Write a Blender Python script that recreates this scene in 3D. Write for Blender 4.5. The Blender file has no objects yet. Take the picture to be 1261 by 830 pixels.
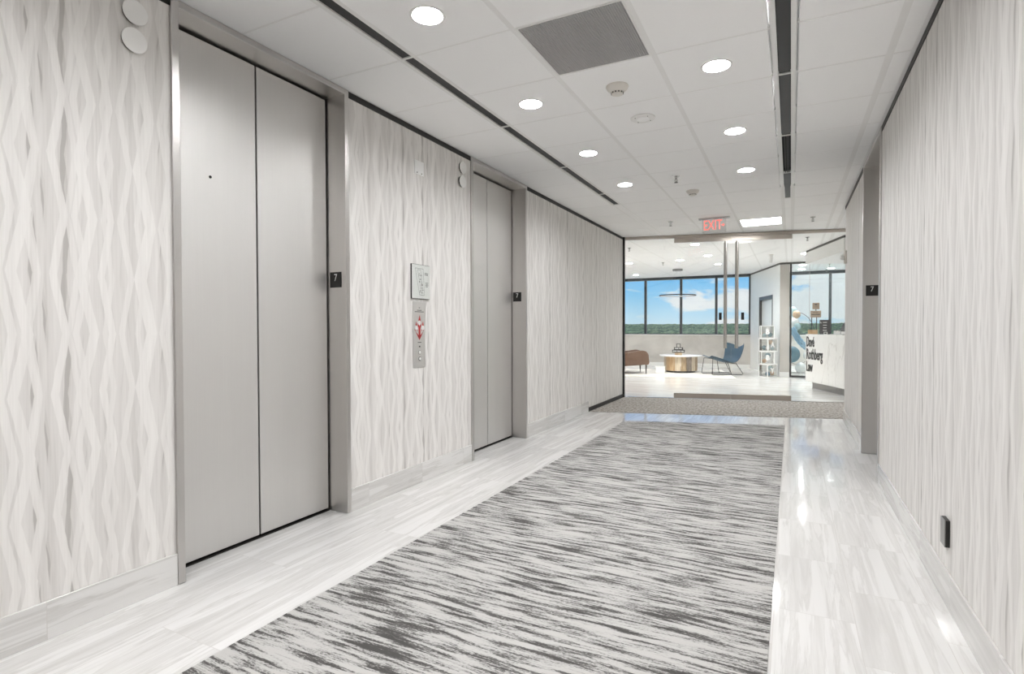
import bpy, bmesh, math, random
from mathutils import Matrix, Vector
random.seed(7)
PI = math.pi
S = bpy.context.scene
COL = S.collection
CEIL = 2.836

# ------------------------------------------------------------------ mesh helper
class MB:
    def __init__(self): self.v = []; self.f = []
    def add(self, vs, fs, M=None):
        n = len(self.v)
        for p in vs:
            p = Vector(p)
            if M is not None: p = M @ p
            self.v.append(p)
        for f in fs: self.f.append([i + n for i in f])
        return self
    def box(self, a, b, M=None):
        x0, y0, z0 = a; x1, y1, z1 = b
        vs = [(x0,y0,z0),(x1,y0,z0),(x1,y1,z0),(x0,y1,z0),(x0,y0,z1),(x1,y0,z1),(x1,y1,z1),(x0,y1,z1)]
        return self.add(vs, [(0,3,2,1),(4,5,6,7),(0,1,5,4),(1,2,6,5),(2,3,7,6),(3,0,4,7)], M)
    def prism(self, poly, z0, z1, M=None):
        n = len(poly)
        ar = sum(poly[i][0]*poly[(i+1)%n][1]-poly[(i+1)%n][0]*poly[i][1] for i in range(n))
        if ar < 0: poly = poly[::-1]
        vs = [(p[0],p[1],z0) for p in poly] + [(p[0],p[1],z1) for p in poly]
        fs = [tuple(range(n))[::-1], tuple(range(n,2*n))]
        fs += [(i,(i+1)%n,n+(i+1)%n,n+i) for i in range(n)]
        return self.add(vs, fs, M)
    def lathe(self, prof, n=32, M=None, cap0=True, cap1=True):
        vs = []; fs = []
        for r, z in prof:
            for k in range(n):
                a = 2*PI*k/n; vs.append((r*math.cos(a), r*math.sin(a), z))
        m = len(prof)
        for i in range(m-1):
            for k in range(n):
                fs.append((i*n+k, i*n+(k+1)%n, (i+1)*n+(k+1)%n, (i+1)*n+k))
        if cap0: fs.append(tuple(range(n))[::-1])
        if cap1: fs.append(tuple(range((m-1)*n, m*n)))
        return self.add(vs, fs, M)
    def tube(self, pts, r, n=10, M=None, closed=False):
        pts = [Vector(p) for p in pts]; m = len(pts); rr = r if isinstance(r,(list,tuple)) else [r]*m
        vs = []; fs = []; prev = None
        for i, p in enumerate(pts):
            if closed: t = pts[(i+1)%m]-pts[i-1]
            else: t = pts[min(i+1,m-1)]-pts[max(i-1,0)]
            t.normalize()
            if prev is None:
                ref = Vector((0,0,1)) if abs(t.z) < .9 else Vector((1,0,0))
                u = t.cross(ref).normalized()
            else:
                u = (prev - t*prev.dot(t)).normalized()
            prev = u; w = t.cross(u)
            for k in range(n):
                a = 2*PI*k/n; vs.append(p + (u*math.cos(a)+w*math.sin(a))*rr[i])
        for i in range(m if closed else m-1):
            j = (i+1) % m
            for k in range(n): fs.append((i*n+k, i*n+(k+1)%n, j*n+(k+1)%n, j*n+k))
        if not closed:
            fs.append(tuple(range(n))[::-1]); fs.append(tuple(range((m-1)*n, m*n)))
        return self.add(vs, fs, M)
    def ball(self, c, r, M=None, nu=20, nv=12, sc=(1,1,1)):
        prof = []
        for i in range(nv+1):
            a = -PI/2 + PI*i/nv
            prof.append((max(1e-4, r*math.cos(a)), r*math.sin(a)))
        T = Matrix.Translation(c) @ Matrix.Diagonal((*sc,1))
        return self.lathe(prof, nu, (M @ T) if M is not None else T)
    def grid(self, rows, thick=0, M=None):
        nr = len(rows); nc = len(rows[0]); vs = [p for r in rows for p in r]
        fs = [(i*nc+j, i*nc+j+1, (i+1)*nc+j+1, (i+1)*nc+j) for i in range(nr-1) for j in range(nc-1)]
        return self.add(vs, fs, M)
    def build(self, name, mat, parent=None, root=None, smooth=0, bevel=0, seg=2, solid=0, sub=0, link=True):
        me = bpy.data.meshes.new(name)
        vs = self.v
        if root is not None:
            inv = root['_m'] if False else ROOTS[root.name].inverted()
            vs = [inv @ p for p in vs]
        me.from_pydata([tuple(p) for p in vs], [], self.f)
        me.validate(); me.update()
        bm = bmesh.new(); bm.from_mesh(me)
        if self.recalc: bmesh.ops.recalc_face_normals(bm, faces=bm.faces)
        bm.to_mesh(me); bm.free()
        me.materials.append(mat)
        o = bpy.data.objects.new(name, me); COL.objects.link(o)
        if parent is not None: o.parent = parent
        if smooth:
            for p in me.polygons: p.use_smooth = True
            if smooth < 3: me.set_sharp_from_angle(angle=smooth)
        if solid:
            m = o.modifiers.new('solid','SOLIDIFY'); m.thickness = solid; m.offset = 0
        if sub:
            m = o.modifiers.new('sub','SUBSURF'); m.levels = sub; m.render_levels = sub
        if bevel:
            m = o.modifiers.new('bev','BEVEL'); m.width = bevel; m.segments = seg; m.limit_method = 'ANGLE'
        return o
    recalc = True

ROOTS = {}
def tag(o, label=None, cat=None, group=None, kind=None):
    if label: o['label'] = label
    if cat: o['category'] = cat
    if group: o['group'] = group
    if kind: o['kind'] = kind
    return o
def thing(name, label, cat, loc=(0,0,0), rz=0, group=None):
    o = bpy.data.objects.new(name, None); COL.objects.link(o)
    o.empty_display_size = .1
    o.location = loc; o.rotation_euler = (0,0,rz)
    ROOTS[o.name] = Matrix.Translation(loc) @ Matrix.Rotation(rz,4,'Z')
    return tag(o, label, cat, group)
def dup(root, loc, rz=0, label=None, group=None):
    r = root.copy(); COL.objects.link(r); r.location = loc; r.rotation_euler = (0,0,rz)
    ROOTS[r.name] = Matrix.Translation(loc) @ Matrix.Rotation(rz,4,'Z')
    if label: r['label'] = label
    if group: r['group'] = group
    for ch in list(root.children):
        c = ch.copy(); COL.objects.link(c); c.parent = r
        for g in list(ch.children):
            d = g.copy(); COL.objects.link(d); d.parent = c
    return r
def struct(o): o['kind'] = 'structure'; return o
def text(name, s, size, M, mat, parent=None, extrude=.001, sx=1, offset=0, align='CENTER', root=None):
    cu = bpy.data.curves.new(name, 'FONT'); cu.body = s; cu.size = size; cu.extrude = extrude
    cu.align_x = align; cu.align_y = 'CENTER'; cu.offset = offset; cu.resolution_u = 3
    t = bpy.data.objects.new(name + '_c', cu); COL.objects.link(t)
    dg = bpy.context.evaluated_depsgraph_get()
    me = bpy.data.meshes.new_from_object(t.evaluated_get(dg))
    bpy.data.objects.remove(t); bpy.data.curves.remove(cu)
    T = M @ Matrix.Diagonal((sx,1,1,1))
    if root is not None: T = ROOTS[root.name].inverted() @ T
    me.transform(T); me.name = name
    me.materials.clear(); me.materials.append(mat)
    o = bpy.data.objects.new(name, me); COL.objects.link(o)
    if parent is not None: o.parent = parent
    return o
def frame_m(o, x, y, z=None):
    x = Vector(x).normalized(); y = Vector(y).normalized(); z = x.cross(y)
    m = Matrix((x,y,z)).transposed().to_4x4(); m.translation = o; return m

# ------------------------------------------------------------------ materials
class NT:
    def __init__(self, name):
        self.m = bpy.data.materials.new(name); self.m.use_nodes = True
        self.t = self.m.node_tree; self.t.nodes.clear()
        self.out = self.t.nodes.new('ShaderNodeOutputMaterial')
    def n(self, typ, **kw):
        nd = self.t.nodes.new('ShaderNode'+typ)
        for k, v in kw.items(): setattr(nd, k, v)
        return nd
    def l(self, a, b): self.t.links.new(a, b)
    def val(self, sock, x):
        if hasattr(x, 'is_output'): self.l(x, sock)
        else: sock.default_value = x
    def math(self, op, a, b=0, c=None, clamp=False):
        nd = self.n('Math', operation=op, use_clamp=clamp)
        self.val(nd.inputs[0], a); self.val(nd.inputs[1], b)
        if c is not None: self.val(nd.inputs[2], c)
        return nd.outputs[0]
    def maprange(self, x, a, b, c=0., d=1., smooth=True):
        nd = self.n('MapRange'); nd.interpolation_type = 'SMOOTHSTEP' if smooth else 'LINEAR'
        self.val(nd.inputs[0], x); 
        for i, q in enumerate((a,b,c,d)): self.val(nd.inputs[i+1], q)
        return nd.outputs[0]
    def pos(self):
        g = self.n('NewGeometry'); s = self.n('SeparateXYZ'); self.l(g.outputs['Position'], s.inputs[0])
        return s.outputs[0], s.outputs[1], s.outputs[2]
    def xyz(self, x, y, z):
        c = self.n('CombineXYZ')
        for i, q in enumerate((x,y,z)): self.val(c.inputs[i], q)
        return c.outputs[0]
    def noise(self, vec, scale=1, detail=3, rough=.5, dist=0):
        nd = self.n('TexNoise'); self.l(vec, nd.inputs['Vector'])
        nd.inputs['Scale'].default_value = scale; nd.inputs['Detail'].default_value = detail
        nd.inputs['Roughness'].default_value = rough; nd.inputs['Distortion'].default_value = dist
        return nd.outputs['Fac']
    def mix(self, f, a, b):
        nd = self.n('Mix', data_type='RGBA'); self.val(nd.inputs[0], f)
        for s, q in ((nd.inputs[6],a),(nd.inputs[7],b)):
            if hasattr(q,'is_output'): self.l(q, s)
            else: s.default_value = (*q,1) if len(q)==3 else q
        return nd.outputs[2]
    def bsdf(self, color, rough=.5, metal=0., spec=.5, emis=None, estr=0, alpha=None, coat=0, bump=None, bstr=.1, bdist=.001, trans=0, ior=1.45, sheen=0):
        b = self.n('BsdfPrincipled')
        self.val(b.inputs['Base Color'], color if hasattr(color,'is_output') else (*color,1))
        self.val(b.inputs['Roughness'], rough); self.val(b.inputs['Metallic'], metal)
        b.inputs['Specular IOR Level'].default_value = spec
        b.inputs['IOR'].default_value = ior
        b.inputs['Transmission Weight'].default_value = trans
        b.inputs['Coat Weight'].default_value = coat
        b.inputs['Sheen Weight'].default_value = sheen
        if emis: b.inputs['Emission Color'].default_value = (*emis,1); b.inputs['Emission Strength'].default_value = estr
        if bump is not None:
            bn = self.n('Bump'); bn.inputs['Strength'].default_value = bstr; bn.inputs['Distance'].default_value = bdist
            self.l(bump, bn.inputs['Height']); self.l(bn.outputs[0], b.inputs['Normal'])
        self.l(b.outputs[0], self.out.inputs[0])
        return self.m
def srgb(r, g, b):
    f = lambda c: (c/255/12.92 if c <= 10 else ((c/255+.055)/1.055)**2.4)
    return (f(r), f(g), f(b))
def plain(name, col, rough=.5, metal=0., spec=.5, vary=.04, scale=30, **k):
    t = NT(name); g = t.n('TexCoord')
    nz = t.noise(g.outputs['Object'], scale, 3)
    a = tuple(c*(1-vary) for c in col); b = tuple(min(1,c*(1+vary)) for c in col)
    return t.bsdf(t.mix(nz, a, b), rough, metal, spec, **k)

def wallpaper(name, axis, shift=0.):
    t = NT(name); p = t.pos(); u = p[axis]; z = p[2]
    P = .49
    wob = t.noise(t.xyz(t.math('MULTIPLY',u,4.), 0, t.math('MULTIPLY',z,4.)), 2.5, 2)
    wob = t.math('MULTIPLY', t.math('SUBTRACT', wob, .5), .012)
    q0 = t.math('MULTIPLY_ADD', z, 1/P, shift)
    tris = [t.math('PINGPONG', t.math('ADD', q0, ph), .5) for ph in (0., .25, .5, .75)]
    def layer(a, W, w, ph, off, soft):
        sh = t.math('MULTIPLY_ADD', tris[ph], 2*a, t.math('ADD', wob, off + shift*.37))
        s = t.math('FRACT', t.math('DIVIDE', t.math('ADD', u, sh), W))
        d = t.math('MULTIPLY', t.math('ABSOLUTE', t.math('SUBTRACT', s, .5)), W)
        return t.maprange(d, w*.5-soft, w*.5+soft, 1., 0.)
    v = 0.
    #   amp   pitch  width phase off  tone opacity
    for a, W, w, ph, off, tone, op in (
        (.020, .137, .066, 1, .02, .46, .9), (-.030, .111, .048, 0, .07, .56, .85), (.036, .163, .072, 2, .11, .62, .8), (-.045, .207, .085, 0, .03, .48, .75),
        (.018, .085, .040, 3, .00, .70, .7), (-.024, .071, .030, 1, .04, .62, .6),
        (.052, .236, .034, 0, .05, .88, .8), (-.052, .236, .038, 0, .17, .94, .8), (.064, .311, .048, 2, .21, .95, .85), (-.040, .181, .028, 2, .08, .86, .75)):
        b = t.math('MULTIPLY', layer(a*.8, W*.74, w*.74, ph, off, .002), op)
        nd = t.n('Mix', data_type='FLOAT'); t.l(b, nd.inputs[0]); t.val(nd.inputs[2], v); nd.inputs[3].default_value = tone
        v = nd.outputs[0]
    fib = t.noise(t.xyz(t.math('MULTIPLY',u,150.), 0, t.math('MULTIPLY',z,3.)), 1, 3, .6)
    fib2 = t.noise(t.xyz(t.math('MULTIPLY',u,34.), 3., t.math('MULTIPLY',z,1.3)), 1, 2, .5)
    v = t.math('ADD', v, t.math('MULTIPLY', t.math('SUBTRACT', fib, .5), .55))
    v = t.math('ADD', v, t.math('MULTIPLY', t.math('SUBTRACT', fib2, .5), .55), clamp=True)
    r = t.n('ValToRGB'); t.l(v, r.inputs[0])
    e = r.color_ramp.elements; e[0].position = 0; e[0].color = (.44,.42,.40,1)
    e[1].position = 1; e[1].color = (.775,.757,.735,1)
    m = e.new(.5); m.color = (.63,.61,.588,1)
    return t.bsdf(r.outputs[0], .55, spec=.3, bump=fib, bstr=.08, bdist=.002)

def marble(name, uaxis, vaxis, bw, rh, us=0., vs=0., rough=.07, base=(.685,.677,.664), vein=(.41,.395,.375), joint=(.55,.53,.51), off=.5, vertical=False, streak=1.0):
    t = NT(name); p = t.pos()
    u = t.math('ADD', p[uaxis], us); v = t.math('ADD', p[vaxis], vs)
    br = t.n('TexBrick'); br.offset = off; br.offset_frequency = 2; br.squash = 1
    t.l(t.xyz(u, v, 0), br.inputs['Vector'])
    br.inputs['Scale'].default_value = 1; br.inputs['Mortar Size'].default_value = .0014
    br.inputs['Mortar Smooth'].default_value = .1; br.inputs['Bias'].default_value = 0
    br.inputs['Brick Width'].default_value = bw; br.inputs['Row Height'].default_value = rh
    br.inputs['Color1'].default_value = (0,0,0,1); br.inputs['Color2'].default_value = (1,1,1,1)
    br.inputs['Mortar'].default_value = (.5,.5,.5,1)
    rnd = t.math('MULTIPLY', br.outputs['Color'], 37.)
    vec = t.xyz(t.math('MULTIPLY_ADD', u, .75, rnd), t.math('MULTIPLY_ADD', v, 12., t.math('MULTIPLY', rnd, 1.7)), rnd)
    n1 = t.noise(vec, 1.0, 6, .6, .6)
    vec2 = t.xyz(t.math('MULTIPLY_ADD', u, 1.1, rnd), t.math('MULTIPLY_ADD', v, 30., rnd), 2.)
    n2 = t.noise(vec2, 1., 3, .6, .6)
    vn = t.maprange(t.math('ABSOLUTE', t.math('SUBTRACT', n1, .5)), .0, .035, 1., 0.)
    big = t.maprange(n1, .40, .68, 0., 1.)
    fac = t.math('ADD', t.math('MULTIPLY', big, .48*streak), t.math('MULTIPLY', vn, .28*streak))
    fac = t.math('ADD', fac, t.math('MULTIPLY', t.math('SUBTRACT', n2, .5), .75*streak), clamp=True)
    c = t.mix(fac, base, vein)
    tone = t.math('MULTIPLY_ADD', br.outputs['Color'], .05, .965)
    mm = t.n('Mix', data_type='RGBA', blend_type='MULTIPLY'); mm.inputs[0].default_value = 1
    t.l(c, mm.inputs[6]); t.l(t.xyz(tone,tone,tone), mm.inputs[7])
    c = t.mix(br.outputs['Fac'], mm.outputs[2], joint)
    return t.bsdf(c, rough, spec=.5)

def carpet_mat():
    t = NT('carpet_streak'); x, y, z = t.pos()
    wx = t.math('MULTIPLY_ADD', y, .10, x)
    bend = t.noise(t.xyz(t.math('MULTIPLY',x,1.5), t.math('MULTIPLY',y,1.5), 0), 1, 2)
    yy = t.math('MULTIPLY_ADD', t.math('SUBTRACT', bend, .5), .07, y)
    n1 = t.noise(t.xyz(t.math('MULTIPLY',wx,2.9), t.math('MULTIPLY',yy,34.), 0), 1, 8, .70, .15)
    n2 = t.noise(t.xyz(t.math('MULTIPLY',x,70.), t.math('MULTIPLY',y,170.), 5.), 1, 3, .7)
    big = t.noise(t.xyz(t.math('MULTIPLY',x,1.2), t.math('MULTIPLY',y,3.2), 9.), 1, 2)
    f = t.math('ADD', n1, t.math('MULTIPLY', t.math('SUBTRACT', n2, .5), .30))
    f = t.math('ADD', f, t.math('MULTIPLY', t.math('SUBTRACT', big, .5), .15))
    r = t.n('ValToRGB'); t.l(f, r.inputs[0]); e = r.color_ramp.elements
    e[0].position = .40; e[0].color = (.078,.075,.072,1); e[1].position = .55; e[1].color = (.48,.47,.455,1)
    m = e.new(.455); m.color = (.15,.146,.14,1); m2 = e.new(.492); m2.color = (.37,.362,.35,1)
    tuft = t.noise(t.xyz(t.math('MULTIPLY',x,420.), t.math('MULTIPLY',y,420.), 0), 1, 2)
    return t.bsdf(r.outputs[0], .95, spec=.1, bump=tuft, bstr=.5, bdist=.003)

def strip_mat():
    t = NT('carpet_beige'); x, y, z = t.pos()
    n1 = t.noise(t.xyz(t.math('MULTIPLY',x,30.), t.math('MULTIPLY',y,14.), 0), 1, 5, .7)
    r = t.n('ValToRGB'); t.l(n1, r.inputs[0]); e = r.color_ramp.elements
    e[0].position = .36; e[0].color = (.20,.185,.17,1); e[1].position = .64; e[1].color = (.50,.47,.435,1)
    return t.bsdf(r.outputs[0], .95, spec=.1, bump=n1, bstr=.5, bdist=.004)

def brushed(name, col, rough=.33, scale=1):
    t = NT(name); g = t.n('TexCoord'); s = t.n('SeparateXYZ'); t.l(g.outputs['Object'], s.inputs[0])
    nz = t.noise(t.xyz(t.math('MULTIPLY',s.outputs[0],300.), t.math('MULTIPLY',s.outputs[1],300.), t.math('MULTIPLY',s.outputs[2],3.)), 1, 3)
    big = t.noise(t.xyz(t.math('MULTIPLY',s.outputs[0],7.), t.math('MULTIPLY',s.outputs[1],7.), t.math('MULTIPLY',s.outputs[2],.25)), 1, 2)
    f = t.math('ADD', t.math('MULTIPLY', nz, .6), t.math('MULTIPLY', big, .4))
    c = t.mix(f, tuple(q*.93 for q in col), tuple(min(1,q*1.06) for q in col))
    rg = t.math('MULTIPLY_ADD', nz, .1, rough-.05)
    return t.bsdf(c, rg, 1.0)

def glass_mat(name, tint=(.985,.995,.99), f0=1.45, extra=0.):
    t = NT(name)
    tr = t.n('BsdfTransparent'); tr.inputs[0].default_value = (*tint,1)
    gl = t.n('BsdfGlossy'); gl.inputs['Roughness'].default_value = 0.; gl.inputs[0].default_value = (1,1,1,1)
    fr = t.n('Fresnel'); gm = t.n('NewGeometry')
    t.l(t.math('MULTIPLY_ADD', gm.outputs['Backfacing'], 1/f0-f0, f0), fr.inputs[0])
    mx = t.n('MixShader'); t.l(t.math('ADD', fr.outputs[0], extra, clamp=True), mx.inputs[0]); t.l(tr.outputs[0], mx.inputs[1]); t.l(gl.outputs[0], mx.inputs[2])
    t.l(mx.outputs[0], t.out.inputs[0]); return t.m

def emit(name, col, st):
    t = NT(name); e = t.n('Emission'); e.inputs[0].default_value = (*col,1); e.inputs[1].default_value = st
    t.l(e.outputs[0], t.out.inputs[0]); return t.m

def wood_mat(name, a, b, scale=1., vert=True):
    t = NT(name); g = t.n('TexCoord'); s = t.n('SeparateXYZ'); t.l(g.outputs['Object'], s.inputs[0])
    nz = t.noise(t.xyz(t.math('MULTIPLY',s.outputs[0],40*scale), t.math('MULTIPLY',s.outputs[1],40*scale), t.math('MULTIPLY',s.outputs[2],5*scale)), 1, 4, .6, .4)
    return t.bsdf(t.mix(t.maprange(nz,.3,.7), a, b), .5)

M = {}
M['paper'] = wallpaper('wallpaper_ribbons', 1)
M['paper_x'] = wallpaper('wallpaper_ribbons_cross', 0)
M['tile_l'] = marble('floor_tile_long', 1, 0, 1.272, .38, us=1.272*.5+.20-.29+.0, vs=3.095)
M['tile_r'] = marble('floor_tile_short', 1, 0, .64, .31, us=.19, vs=.06+.31*10, streak=.8)
M['tile_base'] = marble('base_tile', 1, 2, .628, .60, us=.16, vs=.3, rough=.12, off=0)
M['floor_lounge'] = marble('lounge_floor_tile', 0, 1, 1.2, .6, us=10., vs=0, rough=.10, base=(.86,.85,.83), vein=(.50,.46,.41), streak=1.25)
M['carpet'] = carpet_mat(); M['strip'] = strip_mat()
M['ceil'] = plain('ceiling_tile', (.955,.953,.95), .9, spec=.1, vary=.01, scale=60)
M['grid'] = plain('ceiling_grid', (.86,.855,.845), .6, vary=.01)
M['white'] = plain('white_paint', (.82,.815,.80), .5, vary=.015)
M['shadow_gap'] = plain('black_reveal', (.018,.017,.016), .5)
M['black'] = plain('black_paint', (.014,.013,.013), .4)
M['slot'] = plain('slot_black', (.03,.03,.03), .5)
M['steel'] = brushed('brushed_steel', (.74,.728,.712), .48)
M['steel_f'] = brushed('brushed_steel_frame', (.62,.603,.585), .34)
M['satin'] = plain('satin_nickel', (.60,.58,.56), .25, 1.0, vary=.03)
M['rail'] = plain('rail_steel', (.52,.475,.43), .32, 1.0, vary=.03)
M['glass'] = glass_mat('clear_glass')
M['glass_win'] = glass_mat('window_glass', (.97,.985,.985))
M['glass_office'] = glass_mat('office_glass', (.95,.975,.975))
M['edge'] = plain('glass_edge', (.55,.68,.66), .2)
M['lens'] = emit('lamp_lens', (.985,.99,1.), 362.)
M['lens_l'] = emit('lamp_lens_lounge', (.975,.985,1.), 760.)
M['troffer'] = emit('troffer_lens', (1.,.99,.975), 24.)
M['exit_red'] = emit('exit_red', (1.,.24,.20), 1.25)
M['acrylic'] = glass_mat('acrylic', (.9,.9,.9), 1.45, .05)
M['grille'] = plain('grille_metal', (.52,.515,.51), .45, .0, vary=.03)
M['sign_black'] = plain('sign_black', (.016,.015,.014), .35)
M['ivory'] = plain('ivory_plastic', (.76,.73,.68), .45, vary=.02)
M['chrome'] = plain('chrome', (.55,.55,.54), .18, 1.0, vary=.02)
M['bright'] = plain('polished_plate', (.93,.93,.92), .3, 1.0, vary=.01)
M['dark_metal'] = plain('dark_metal', (.09,.088,.085), .4, .6)
M['red'] = plain('red_print', (.42,.03,.03), .5)
M['print'] = plain('dark_print', (.06,.06,.06), .6)
M['paperwhite'] = plain('print_paper', (.78,.775,.76), .35, vary=.01)
M['gasket'] = plain('dark_gap', (.012,.010,.009), .7)
M['leather'] = plain('brown_leather', srgb(100,76,60), .45, vary=.12, scale=12)
M['walnut'] = wood_mat('dark_walnut', (.035,.022,.016), (.07,.045,.03))
M['oak'] = wood_mat('weathered_oak', srgb(150,124,92), srgb(190,168,136))
M['oak2'] = wood_mat('honey_oak', srgb(176,140,98), srgb(206,178,140))
M['oak3'] = wood_mat('grey_oak', srgb(110,100,92), srgb(150,138,126))
M['oak4'] = wood_mat('pale_oak', srgb(190,172,146), srgb(216,202,180))
M['tabletop'] = plain('white_stone', (.85,.84,.82), .15, vary=.03)
M['rug'] = plain('cream_rug', (.74,.71,.655), .95, spec=.1, vary=.1, scale=16)
M['blue'] = plain('blue_leather', srgb(50,76,92), .42, vary=.15, scale=8)
M['deskmarble'] = None
M['toe'] = plain('grey_toe_kick', (.26,.255,.25), .35, .3)
M['concrete'] = None
M['panelwhite'] = plain('pale_panel', (.90,.91,.895), .35, vary=.02)
M['taupe'] = plain('taupe_wall', (.50,.475,.44), .6, vary=.05, scale=3)
M['offwall'] = plain('plaster_wall', (.66,.63,.59), .7, vary=.04, scale=3)
M['b_white'] = plain('balloon_white', (.80,.80,.79), .25, vary=.01)
M['b_pale'] = plain('balloon_pale_blue', srgb(176,200,205), .25, vary=.02)
M['b_blue'] = plain('balloon_blue', srgb(104,142,158), .25, vary=.03)
M['b_sky'] = plain('balloon_sky', srgb(140,178,204), .3, vary=.05)
M['b_tan'] = plain('balloon_tan', srgb(214,180,150), .3, vary=.03)
M['boxclear'] = glass_mat('clear_box', (.93,.93,.92), 1.45, .06)
M['tanboard'] = plain('tan_board', srgb(176,160,142), .6, vary=.06)
M['letterboard'] = plain('letter_board', srgb(62,60,62), .7)
M['mullion'] = plain('mullion_dark', (.045,.055,.06), .35, .4)
M['doorgrey'] = plain('door_panel_pale', (.86,.89,.89), .35, vary=.02)

def concrete_mat():
    t = NT('concrete_wall'); x,y,z = t.pos()
    n1 = t.noise(t.xyz(t.math('MULTIPLY',x,.9), t.math('MULTIPLY',y,.9), t.math('MULTIPLY',z,1.3)), 1.3, 5, .6, .5)
    return t.bsdf(t.mix(t.maprange(n1,.3,.7), (.50,.47,.435), (.66,.63,.59)), .6)
M['concrete'] = concrete_mat()
def desk_marble():
    t = NT('desk_marble'); x,y,z = t.pos()
    v = t.xyz(t.math('MULTIPLY',y,1.0), t.math('MULTIPLY',x,1.0), t.math('MULTIPLY',z,.55))
    n1 = t.noise(v, 1.7, 4, .5, .8); n2 = t.noise(v, 4.5, 4, .5, .6)
    v1 = t.maprange(t.math('ABSOLUTE', t.math('SUBTRACT', n1, .5)), 0., .012, 1., 0.)
    v2 = t.maprange(t.math('ABSOLUTE', t.math('SUBTRACT', n2, .52)), 0., .012, .5, 0.)
    f = t.math('MULTIPLY', t.math('ADD', v1, v2, clamp=True), .45)
    return t.bsdf(t.mix(f, (.80,.79,.775), (.45,.43,.41)), .15)
M['deskmarble'] = desk_marble()

# ------------------------------------------------------------------ plan constants
WL = -2.66; WR = .635
GA = math.radians(13.3); GU = Vector((math.cos(GA), math.sin(GA), 0)); GN = Vector((-math.sin(GA), math.cos(GA), 0))
GP = Vector((-2.60, 9.62, 0))
def gp(s, d=0, z=0): return GP + GU*s + GN*d + Vector((0,0,z))
GM = Matrix.Translation(GP) @ Matrix.Rotation(GA,4,'Z')          # local x along the glass, y into the lounge
BACK = -3.4; WINY = 17.9; LX0 = -6.5; LX1 = 3.6
E1 = (1.66, 2.765); E2 = (4.422, 5.552); E3 = (5.255, 6.366); FW = .037

# ------------------------------------------------------------------ floors
def tile_end(x): return 7.71 + (x+2.669)*(.904/3.302)
def pl(name, poly, z0, z1, mat, **k): return MB().prism(poly, z0, z1).build(name, mat, **k)
xm = -1.0
gL = gp(-.2); gR = gp(4.5)
struct(pl('floor', [(-3.0,BACK),(xm,BACK),(xm,gp((xm+2.6)/math.cos(GA)).y),(-3.0,gp(-.41).y)], -.1, 0, M['tile_l']))
struct(pl('floor', [(xm,BACK),(1.0,BACK),(1.0,8.2),(2.0,8.2),(2.0,gp(4.72).y),(xm,gp((xm+2.6)/math.cos(GA)).y)], -.1, 0, M['tile_r']))
fl = struct(pl('floor', [tuple(gp(-.41)[:2]),tuple(gp(4.72)[:2]),(2.0,9.0),(LX1+.2,9.0),(LX1+.2,WINY+.3),(LX0-.2,WINY+.3),(LX0-.2,9.4)], -.1, 0, M['floor_lounge']))
tag(pl('carpet_runner', [(-1.955,BACK+.2),(-.076,BACK+.2),(-.063,7.707),(-1.953,7.16)], .0005, .005, M['carpet']),
    'long charcoal and pale grey streaked carpet inlaid down the middle of the elevator lobby floor', 'carpet')
tag(pl('carpet_strip', [(-2.645,tile_end(-2.645)),(.64,tile_end(.64)),(1.75,tile_end(1.75)),tuple(gp(4.45,-.03)[:2]),tuple(gp(-.05,-.03)[:2])], .0005, .005, M['strip']),
    'beige grey flecked carpet strip in front of the glass doors', 'carpet')

# ------------------------------------------------------------------ walls of the lobby
mb = MB()
for a, b in ((BACK, E1[0]-FW), (E1[1]+FW, E2[0]-FW), (E2[1]+FW, 9.56)):
    mb.box((WL-.25, a, 0), (WL, b, CEIL))
struct(mb.build('wall_left', M['paper']))
mb = MB()
for a, b in ((BACK, E3[0]-FW), (E3[1]+FW, 8.47)):
    mb.box((WR, a, 0), (WR+.25, b, CEIL))
struct(mb.build('wall_right', M['paper']))
struct(MB().box((WR+.25,8.22,0),(2.1,8.47,CEIL)).box((1.9,8.47,0),(2.1,gp(4.6).y,CEIL)).build('wall_vestibule', M['paper_x']))
struct(MB().box((-3.0,BACK-.2,0),(1.0,BACK,CEIL)).build('wall_back', M['paper_x']))
# black shadow gap under the ceiling and its thin white angle
mb = MB(); mw = MB()
for a, b in ((BACK, E1[0]-FW), (E1[1]+FW, E2[0]-FW), (E2[1]+FW, 9.56)):
    mb.box((WL, a, 2.792), (WL+.006, b, CEIL-.004))
for a, b in ((BACK, E3[0]-FW), (E3[1]+FW, 8.47)):
    mb.box((WR-.006, a, 2.792), (WR, b, CEIL-.004))
struct(mb.build('trim_1', M['shadow_gap']))
# tile baseboards
mb = MB()
for a, b in ((BACK, E1[0]-FW), (E1[1]+FW, E2[0]-FW), (E2[1]+FW, 7.70)):
    mb.box((WL, a, 0), (WL+.010, b, .155))
struct(mb.build('baseboard_left', M['tile_base'], bevel=.0015, seg=1))
mb = MB()
for a, b in ((BACK, E3[0]-FW), (E3[1]+FW, 8.485)):
    mb.box((WR-.010, a, 0), (WR, b, .155))
struct(mb.build('baseboard_right', M['tile_base'], bevel=.0015, seg=1))
struct(MB().box((WL,7.70,0),(WL+.012,9.56,.062)).build('trim_2', M['black']))
struct(MB().box((WL-.02,9.56,0),(WL+.03,9.61,CEIL)).build('trim_3', M['black']))

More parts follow.
